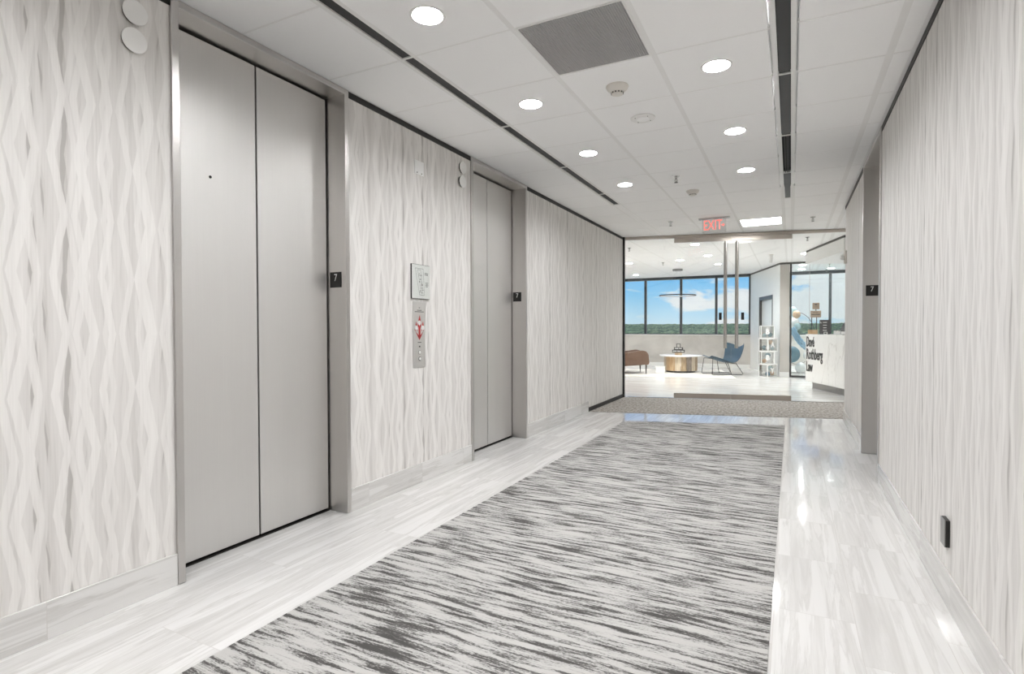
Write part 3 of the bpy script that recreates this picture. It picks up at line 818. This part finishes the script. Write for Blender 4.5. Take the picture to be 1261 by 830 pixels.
for a,b in ((.013,.395),(.401,2.0),(2.006,LX1-.01)):
    MB().box((a,15.21,.046),(b,15.22,2.789)).build('pane', M['glass_office'], t, t)
MB().box((.394,15.205,.046),(.402,15.225,2.789)).build('seam', M['satin'], t, t)

# bulkhead above the desk
u = Vector((.2676,-.9635,0)); nn = Vector((.9635,.2676,0)); b0 = Vector((.262,13.078,0))
pts = [b0, b0+u*2.05, b0+u*2.05+nn*1.35, b0+nn*2.6]
struct(MB().prism([(p.x,p.y) for p in pts], 2.555, 2.79).build('trim_9', M['white']))
pts2 = [b0+nn*.01+u*.01, b0+u*2.04+nn*.01, b0+u*2.04+nn*1.34, b0+nn*2.59]
struct(MB().prism([(p.x,p.y) for p in pts2], 2.79, CEIL-.002).build('trim_10', M['dark_metal']))

# ------------------------------------------------------------------ reception desk
D0 = Vector((.270,12.775,0)); du = Vector((.384,-.9233,0)).normalized(); dn = Vector((-du.y,du.x,0))   # dn: away from the lobby
DM = frame_m(D0, du, dn)
t = thing('reception_desk', 'white veined marble reception desk with dark lettering on its front', 'desk', tuple(D0+du*1.2))
DL = 1.75
b = MB().box((0,.0,.135),(DL,.04,1.095),DM).box((0,.04,.135),(.04,.70,1.095),DM).box((.04,.04,1.06),(DL,.32,1.095),DM)
b.build('body', M['deskmarble'], t, t, bevel=.002, seg=1)
MB().box((.04,.32,.72),(DL,.72,.75),DM).build('worktop', M['white'], t, t)
MB().box((.12,.085,.0005),(DL,.6,.134),DM).build('toe_kick', M['toe'], t, t)
TM = lambda x,z: frame_m(D0+du*x-dn*.004+Vector((0,0,z)), du, (0,0,1))
for s,x,z,sz,sx in (('Dav\u00e9',.04,.935,.285,.58),('Rothberg',.04,.685,.300,.60),('Law',.04,.435,.285,.60)):
    text('lettering', s, sz, TM(x,z), M['sign_black'], t, .002, sx, .007, 'LEFT', t)
# things on the desk
DT = 1.0955
def on_desk(x,y,z=0): return tuple(DM @ Vector((x,y,DT+z)))
RZD = math.atan2(du.y,du.x); FZ = math.radians(-8)
t = thing('desk_sign', 'two tan sign boards on dark posts rising from a wooden box on the desk', 'sign', on_desk(.07,.11), FZ)
MB().box((-.085,-.06,0),(.085,.06,.012)).box((-.085,-.06,.012),(-.075,.06,.085)).box((.075,-.06,.012),(.085,.06,.085)).box((-.075,-.06,.012),(.075,-.05,.085)).box((-.075,.05,.012),(.075,.06,.085)).build('planter_box', M['oak2'], t)
MB().box((-.03,-.008,.0125),(-.016,.008,.40)).build('post', M['print'], t); MB().box((.072,.01,.0125) if False else (.058,-.008,.0125),(.072,.008,.40)).build('post', M['print'], t)
MB().box((-.045+.0,-.014,.34),(.145-.0,-.0085,.475)).build('lower_board', M['tanboard'], t)
MB().box((-.01,-.014,.505),(.115,-.0085,.635)).build('upper_board', M['tanboard'], t)
MB().box((.045,-.006,.40),(.06,.0,.52)).build('spine', M['print'], t)
l = MB()
for x0,x1,z,h in ((.0,.09,.44,.008),(-.03,.13,.40,.014),(.03,.075,.60,.02),(.03,.08,.555,.006)): l.box((x0,-.0152,z-h/2),(x1,-.0142,z+h/2))
l.build('print_lines', M['print'], t)
t = thing('menu_board', 'dark felt letter board with white lines leaning on the desk', 'letter board', on_desk(.50,.14), FZ)
B = Matrix.Rotation(math.radians(-5),4,'X')
MB().box((-.092,-.006,.004),(.092,.006,.285),B).build('board', M['letterboard'], t, bevel=.002, seg=1)
l = MB()
for z,w in ((.235,.034),(.18,.032),(.13,.028),(.08,.034)): l.box((-w,-.0075,z-.006),(w,-.0062,z+.006),B)
l.box((-.077,-.0075,.22),(-.07,-.0062,.255),B).box((-.07,-.0075,.22),(-.055,-.0062,.228),B)
l.build('white_lines', M['paperwhite'], t)
MB().box((-.03,.0,.0),(.03,.09,.006)).build('stand', M['letterboard'], t)
t = thing('acrylic_holder', 'clear acrylic brochure holder with pale cards on the desk', 'card holder', on_desk(.92,.20), FZ)
MB().box((-.10,-.04,0),(.12,.05,.006)).box((-.10,.02,.006),(.12,.024,.11)).build('holder', M['boxclear'], t)
MB().box((-.09,.004,.0065),(.02,.012,.075)).box((.03,-.01,.0065),(.11,.0,.06)).build('cards', M['paperwhite'], t)
l=MB(); l.tube([(-.05,.0,.06),(-.03,.0,.15),(.03,.0,.15)],.004,6); l.tube([(.0,.0,.06),(.05,.0,.15)],.004,6); l.build('wire_easel', M['dark_metal'], t)
t = thing('card_stack', 'low white stack of cards next to the dark letter board', 'card stack', on_desk(.68,.07), FZ)
MB().box((-.03,-.02,0),(.03,.02,.05)).build('cards', M['paperwhite'], t, bevel=.002, seg=1)
MB().box((-.02,-.023,.01),(.02,-.0205,.04)).build('print', M['print'], t)
t = thing('office_chair', 'dark rounded chair back showing above the desk by the wall edge', 'chair', (1.21,14.15,0), FZ)
MB().ball((0,0,1.02),.30,sc=(.85,.25,1.35)).build('backrest', M['letterboard'], t, smooth=3)
MB().ball((0,-.28,.50),.27,sc=(1,1,.22)).build('seat', M['letterboard'], t, smooth=3)
MB().tube([(0,-.26,.06),(0,-.26,.46)],.03,12).tube([(0,-.1,.47),(0,.06,.52),(0,.07,.8)],.025,10).build('column', M['dark_metal'], t)
for k in range(5):
    a=2*PI*k/5; MB().tube([(0,-.26,.09),(.28*math.cos(a),-.26+.28*math.sin(a),.05)],.02,8).ball((.28*math.cos(a),-.26+.28*math.sin(a),.03),.03,None,10,8).build('leg', M['dark_metal'], t)

# ------------------------------------------------------------------ lounge furniture
RM = Matrix.Translation((-2.75,15.25,0)) @ Matrix.Rotation(GA,4,'Z')
tag(MB().box((-2.0,-1.30,.0005),(1.30,1.15,.012),RM).build('rug', M['rug'], bevel=.003, seg=1), 'large cream rug under the round coffee table and lounge chairs', 'rug')
RT = .0125
t = thing('coffee_table', 'round coffee table with white top over a drum of mixed wood planks', 'table', (-2.70,15.55,RT))
MB().lathe([(.555,.435),(.565,.44),(.565,.462),(.555,.468)],56,None,True,True).build('tabletop', M['tabletop'], t, smooth=.6)
nP=18; ms=['oak','oak2','oak4','oak3','oak','oak4','oak2','oak','oak4']
for k in range(nP):
    a0=2*PI*k/nP+.01; a1=2*PI*(k+1)/nP-.01
    P=[]
    for r in (.44,.40):
        P.append([(r*math.cos(a0+(a1-a0)*q/4), r*math.sin(a0+(a1-a0)*q/4)) for q in range(5)])
    MB().prism(P[0]+P[1][::-1], .05, .434).build('plank', M[ms[(k*5)%9]], t)
MB().lathe([(.385,.0),(.385,.0495)],40).build('plinth', M['black'], t)
t = thing('logo_block', 'small stacked black plate ornament on a wood base on the coffee table', 'ornament', (-2.715,15.30,RT+.4685))
MB().box((-.09,-.03,0),(.09,.03,.07)).build('base', M['oak'], t)
MB().box((-.165,-.012,.0705),(.165,.012,.15)).build('lower_plate', M['sign_black'], t)
MB().box((-.12,-.012,.1505),(.12,.012,.215)).build('upper_plate', M['sign_black'], t)
MB().box((-.055,-.01,.2155),(-.038,.01,.315)).box((.038,-.01,.2155),(.055,.01,.315)).box((-.038,-.01,.30),(.038,.01,.315)).build('arch', M['sign_black'], t)
l=MB()
for a,b,z in ((-.145,-.05,.11),(-.03,.06,.11),(.075,.145,.11),(-.09,.0,.183),(.015,.09,.183)): l.box((a,-.0135,z-.011),(b,-.0122,z+.011))
l.build('white_print', M['paperwhite'], t)
t = thing('white_box', 'small white box on the rug at the left foot of the round coffee table', 'box', (-3.13,14.95,RT), GA)
MB().box((-.12,-.10,0),(.12,.10,.165)).build('body', M['tabletop'], t, bevel=.008)
MB().box((-.125,-.105,.1655),(.125,.105,.185)).build('lid', M['tabletop'], t, bevel=.004)

def armchair(loc, rz, label):
    t = thing('armchair', label, 'armchair', loc, rz)
    # faces +x ; width along y
    def side(y0,y1):
        prof=[(-.42,.20),(.36,.245),(.385,.30),(.36,.50),(.30,.575),(.20,.60),(-.05,.565),(-.30,.53),(-.42,.53)]
        m=MB(); n=len(prof)
        prof=[(x,z+(.02 if z>.4 else 0)) for x,z in prof]; vs=[(x,y0,z) for x,z in prof]+[(x,y1,z) for x,z in prof]
        m.add(vs,[tuple(range(n)),tuple(range(n,2*n))[::-1]]+[(i,n+i,n+(i+1)%n,(i+1)%n) for i in range(n)])
        return m
    for y0,y1 in ((-.37,-.28),(.28,.37)): side(y0,y1).build('arm', M['leather'], t, bevel=.012, seg=2)
    MB().box((-.36,-.278,.24),(.345,.278,.42)).build('seat', M['leather'], t, bevel=.04, seg=3)
    B=Matrix.Translation((-.40,0,.30))@Matrix.Rotation(math.radians(-12),4,'Y')
    MB().box((-.07,-.275,.0),(.07,.275,.44),B).build('backrest', M['leather'], t, bevel=.04, seg=3)
    for x,y in ((.31,-.31),(.31,.31),(-.36,-.31),(-.36,.31)):
        z1 = .236 if x>0 else .20
        MB().lathe([(.011,0),(.024,z1)],12,Matrix.Translation((x,y,0))).build('leg', M['walnut'], t)
    return t
armchair((-3.82,14.62,RT), math.radians(28), 'brown leather armchair with dark legs half hidden by the lobby wall')

def lounge_chair(loc, rz, label):
    t = thing('lounge_chair', label, 'lounge chair', loc, rz)
    # faces -x
    prof=[(-.46,.455,.27),(-.34,.425,.29),(-.18,.375,.31),(-.02,.325,.33),(.12,.295,.35),(.22,.315,.37),(.30,.40,.40),(.36,.52,.43),(.41,.65,.455),(.44,.76,.48),(.455,.83,.475)]
    rows=[]
    for i,(x,z,w) in enumerate(prof):
        f=i/(len(prof)-1); r=[]
        for j in range(13):
            u=-1+2*j/12; e=abs(u)**2.4
            bx=-.16*e*max(0,(f-.35)/.65); bz=.055*e*(1-f) - (1-abs(u))**1.3*(.13 if i==len(prof)-1 else .05 if i==len(prof)-2 else 0)
            if i==0: bx+=.03*(1-u*u)
            r.append((x+bx, u*w, z+bz))
        rows.append(r)
    m=MB().grid(rows); s=m.build('shell', M['blue'], t, smooth=3, solid=.018, sub=1)
    for y in (-1,1):
        MB().tube([(-.40,y*.24,.425),(-.44,y*.29,.02),(-.40,y*.30,.011),(.34,y*.32,.011),(.38,y*.32,.03),(.20,y*.27,.315)],.009,8).build('leg_frame', M['black'], t, smooth=3)
        MB().tube([(-.02,y*.26,.34),(.02,y*.30,.20),(.06,y*.315,.02)],.009,8).build('leg', M['black'], t, smooth=3)
    MB().tube([(-.40,-.24,.42),(-.40,.24,.42)],.008,8).tube([(.18,-.27,.295),(.18,.27,.295)],.008,8).build('cross_bar', M['black'], t)
    return t
lounge_chair((-1.58,15.25,RT), math.radians(34), 'blue leather lounge chair on thin black sled legs at the right of the coffee table')

# ring pendant
t = thing('ring_pendant', 'thin black ring pendant lamp hanging above the coffee table', 'pendant lamp', (-2.79,15.55,CEIL))
MB().lathe([(.135,0),(.135,-.045),(.12,-.05)],32,None,True,True).build('canopy', M['toe'], t, smooth=.6)
ring=[(.485*math.cos(2*PI*k/64),.485*math.sin(2*PI*k/64),-.715) for k in range(64)]
MB().lathe([(.47,-.735),(.49,-.735),(.49,-.708),(.47,-.708),(.47,-.735)],72,None,False,False).build('ring', M['black'], t, smooth=.6)
MB().lathe([(.466,-.731),(.4695,-.731),(.4695,-.711),(.466,-.711),(.466,-.731)],72,None,False,False).build('diffuser', M['tabletop'], t, smooth=.6)
for k in range(3):
    a=2*PI*k/3+.4; MB().tube([(.05*math.cos(a),.05*math.sin(a),-.05),(.48*math.cos(a),.48*math.sin(a),-.69)],.0012,5).build('cable', M['satin'], t)

# balloon boxes
letters=['Y','B','A','B']     # from the floor up the faces read B, A, B, Y from the top
letters=['Y','B','A','B']
BS=.285; rots=[44,12,47,9]
for k in range(4):
    z=.0005+k*(BS+.0405*0+.0335)
    z=.0005+k*.319
    off=(-.505,15.03) if k%2==0 else (-.535,15.02)
    nmz=['bottom of the stack of four, on the floor','second up in the stack','third up in the stack','topmost of the stack of four'][k]
    t = thing('balloon_box','clear balloon box with white edges, '+nmz,'box',(off[0],off[1],z),math.radians(rots[k]),'stacked balloon boxes')
    h=BS/2 if k%2==0 else BS/2; e=.0085; H=.3175
    f=MB()
    for a in (-h,h):
        for b in (-h,h):
            f.box((a-e,b-e,0),(a+e,b+e,H))
    for zz in (0,H-2*e):
        for a in (-h,h):
            f.box((-h+e,a-e,zz),(h-e,a+e,zz+2*e)); f.box((a-e,-h+e,zz),(a+e,h-e,zz+2*e))
    f.build('frame', M['white'], t)
    p=MB()
    for a in (-h,h):
        p.box((-h+e,a-.001,2*e),(h-e,a+.001,H-2*e)); p.box((a-.001,-h+e,2*e),(a+.001,h-e,H-2*e))
    p.build('clear_side', M['boxclear'], t)
    text('letter', letters[k], .165, frame_m((0,-h-.003,.16),(1,0,0),(0,0,1)), M['white'], t, .001, .9, .008)
    R=Matrix.Translation((off[0],off[1],z))@Matrix.Rotation(math.radians(rots[k]),4,'Z')
    cols=[('b_blue','blue'),('b_tan','tan'),('b_white','white'),('b_pale','pale blue')]
    for j,(x,y,zz,r) in enumerate(((-.064,-.064,.085,.055),(.066,-.060,.09,.055),(-.06,.064,.09,.055),(.02,-.05,.225,.058))):
        mt,cn=cols[(j+k)%4]; c=R@Vector((x,y,zz))
        where=['in the lower left front','in the lower right front','in the lower back','in the upper part'][j]
        tag(MB().ball((0,0,0),r,None,18,12).build('balloon', M[mt], None, None, 3), 'small %s balloon %s of the %s balloon box' % (cn, where, ['bottom','second lowest','third','top'][k]), 'balloon', 'balloons inside the boxes').location=c

# balloon garland in the office
def balloon(label, mt, c, r):
    m=MB().ball((0,0,0),r,None,24,16,(1,1,1.08)); m.lathe([(.004,-r*1.13),(.012,-r*1.16),(.003,-r*1.06)],10)
    o=m.build('balloon', M[mt], None, None, 3); o.location=c
    tag(o,label,'balloon','balloon garland in the office')
for a in (('pale blue balloon at the top of the office garland','b_pale',(.02,16.25,1.66),.12),('tan balloon of the office garland','b_tan',(.125,16.00,1.56),.095),
          ('white balloon below the tan one in the office garland','b_white',(.06,16.22,1.36),.125),('pale balloon low at the right of the office garland cluster','b_pale',(.145,15.98,1.25),.085),
          ('pale balloon partly behind the office post','b_white',(-.02,16.47,1.14),.11),
          ('large blue balloon near the office floor','b_blue',(.02,16.2,.52),.20),('white balloon on the office floor beside the large blue one','b_white',(.23,16.35,.165),.13),
          ('white balloon behind the corner of the desk','b_white',(.37,16.1,.50),.09)):
    balloon(*a)
t = thing('balloon_hoop','thin round wire hoop that carries the office balloons','hoop',(.15,16.75,0))
pts=[(.62*math.sin(a)*.7,0,.93+.70*math.cos(a)) for a in [2*PI*k/48 for k in range(48)]]
MB().tube(pts,.007,8,closed=True).build('hoop', M['dark_metal'], t, smooth=3)
MB().box((-.25,-.12,.0005),(.25,.12,.012)).build('base', M['dark_metal'], t)
MB().tube([(0,0,.012),(0,0,.24)],.01,8).build('stem', M['dark_metal'], t)
# twisted blue balloon swag
rows=[]
for i in range(20):
    f=i/19; c=Vector((.02+.42*f,15.80,1.21-.62*f**1.0+.09*f*f-.08*math.sin(PI*f))); r=[]
    tdir=Vector((.42,0,-.55)).normalized(); nd=Vector((tdir.z,0,-tdir.x))
    rows.append((c,nd))
m=MB(); pts=[c for c,_ in rows]
for o in (-.045,0,.045):
    m.tube([c+n_*o+Vector((0,-.02*abs(math.sin(i*.8+o*40)),0)) for i,(c,n_) in enumerate(rows)], [.034+.006*math.sin(i*2.0+o*60) for i in range(20)], 10)
tag(m.build('balloon_swag', M['b_sky'], None, None, 3),'twisted light blue balloon swag running down behind the desk','balloon')

# ------------------------------------------------------------------ outside: forest to the horizon
fm=MB(); na=560; nr=190
rr=random.Random(3)
def hsh(i,j,s): 
    v=math.sin(i*127.1+j*311.7+s*74.7)*43758.5453; return v-math.floor(v)
def vn(x,y,s):
    i,j=math.floor(x),math.floor(y); fx,fy=x-i,y-j; fx=fx*fx*(3-2*fx); fy=fy*fy*(3-2*fy)
    return (hsh(i,j,s)*(1-fx)+hsh(i+1,j,s)*fx)*(1-fy)+(hsh(i,j+1,s)*(1-fx)+hsh(i+1,j+1,s)*fx)*fy
rows=[]
for i in range(nr):
    f=i/(nr-1); d=650*(4600/650)**f; row=[]
    for j in range(na):
        a=math.radians(-36+72*j/(na-1)); x=d*math.sin(a); y=18+d*math.cos(a)
        hill=max(0,(d-1500)/3100); z=-19+hill**1.3*31*(.85+.3*vn(x/700,3.,2)) + 6*vn(x/6.5,i*1.37,1)*(.6+d/2500)+4*vn(x/21,i*.61,6) + 5*vn(x/60,y/120,4)
        row.append((x,y,z))
    rows.append(row)
fm.grid(rows)
t=NT('forest_green'); x_,y_,z_=t.pos()
n1=t.noise(t.xyz(t.math('MULTIPLY',x_,.11),t.math('MULTIPLY',y_,.012),0),1,4,.6)
n2=t.noise(t.xyz(t.math('MULTIPLY',x_,.008),t.math('MULTIPLY',y_,.002),0),1,3)
r=t.n('ValToRGB'); t.l(t.math('ADD',n1,t.math('MULTIPLY',t.math('SUBTRACT',n2,.5),.5)),r.inputs[0]); e=r.color_ramp.elements
e[0].position=.36;e[0].color=(.075,.14,.06,1);e[1].position=.66;e[1].color=(.50,.60,.27,1)
t.bsdf(r.outputs[0],.9,spec=.1)
M['forest']=t.m
tag(fm.build('forest', M['forest'], None, None, 3),'wooded plain stretching to the horizon beyond the lounge windows','forest',kind='stuff')

# ------------------------------------------------------------------ world sky
W=bpy.data.worlds.new('World'); S.world=W; W.use_nodes=True; nt=W.node_tree; nt.nodes.clear()
class WN(NT):
    def __init__(self,t): self.t=t
t=WN(nt); out=t.n('OutputWorld'); bg=t.n('Background'); t.l(bg.outputs[0],out.inputs[0])
g=t.n('TexCoord'); s=t.n('SeparateXYZ'); t.l(g.outputs['Generated'],s.inputs[0]); dx,dy,dz=s.outputs
el=t.math('MAXIMUM',dz,0.)
r=t.n('ValToRGB'); t.l(t.math('MULTIPLY',el,4.),r.inputs[0]); e=r.color_ramp.elements
e[0].position=0; e[0].color=(.66,.83,.95,1); e[1].position=1; e[1].color=(.07,.26,.80,1)
for p,c in ((.10,(.50,.77,.97,1)),(.22,(.31,.66,.97,1)),(.36,(.17,.54,.95,1))):
    q=e.new(p); q.color=c
cv=t.xyz(t.math('MULTIPLY',dx,13.),t.math('MULTIPLY',dz,40.),4.3)
c1=t.noise(cv,1.0,6,.55,.3)
bias=t.math('ADD',t.maprange(dx,-.24,-.04,-.06,.12),t.maprange(dx,-.03,.03,0.,.07))
band=t.maprange(t.math('ABSOLUTE',t.math('SUBTRACT',dz,.047)),0.,.05,.08,-.06)
c=t.math('ADD',c1,t.math('ADD',bias,band))
cl=t.maprange(c,.52,.66)
shade=t.mix(t.noise(cv,2.3,3,.5),(.84,.87,.93),(.97,.98,.99))
sky=t.mix(cl,r.outputs[0],shade)
t.l(sky,bg.inputs[0]); bg.inputs[1].default_value=1.0

# ------------------------------------------------------------------ camera
cam=bpy.data.cameras.new('camera'); co=bpy.data.objects.new('camera',cam); COL.objects.link(co); S.camera=co
yaw,pitch,roll=4.70344332e-01,-1.78334936e-02,-2.24018750e-03
F=Vector((-math.sin(yaw)*math.cos(pitch),math.cos(yaw)*math.cos(pitch),math.sin(pitch)))
R0=Vector((math.cos(yaw),math.sin(yaw),0)); U0=R0.cross(F)
Rr=R0*math.cos(roll)+U0*math.sin(roll); Uu=-R0*math.sin(roll)+U0*math.cos(roll)
m=Matrix((Rr,Uu,-F)).transposed().to_4x4(); m.translation=(0,0,1.25); co.matrix_world=m
cam.sensor_width=36; cam.sensor_fit='HORIZONTAL'; cam.lens=675.743/1261*36; cam.clip_start=.05; cam.clip_end=9000

S.view_settings.view_transform='Standard'; S.view_settings.look='None'; S.view_settings.gamma=1
S.view_settings.use_curve_mapping=False; S.view_settings.exposure=0.0
c=S.cycles; c.max_bounces=24; c.diffuse_bounces=20; c.glossy_bounces=6; c.transparent_max_bounces=16; c.transmission_bounces=6
c.use_denoising=True; c.caustics_reflective=False; c.caustics_refractive=False; c.sample_clamp_indirect=10
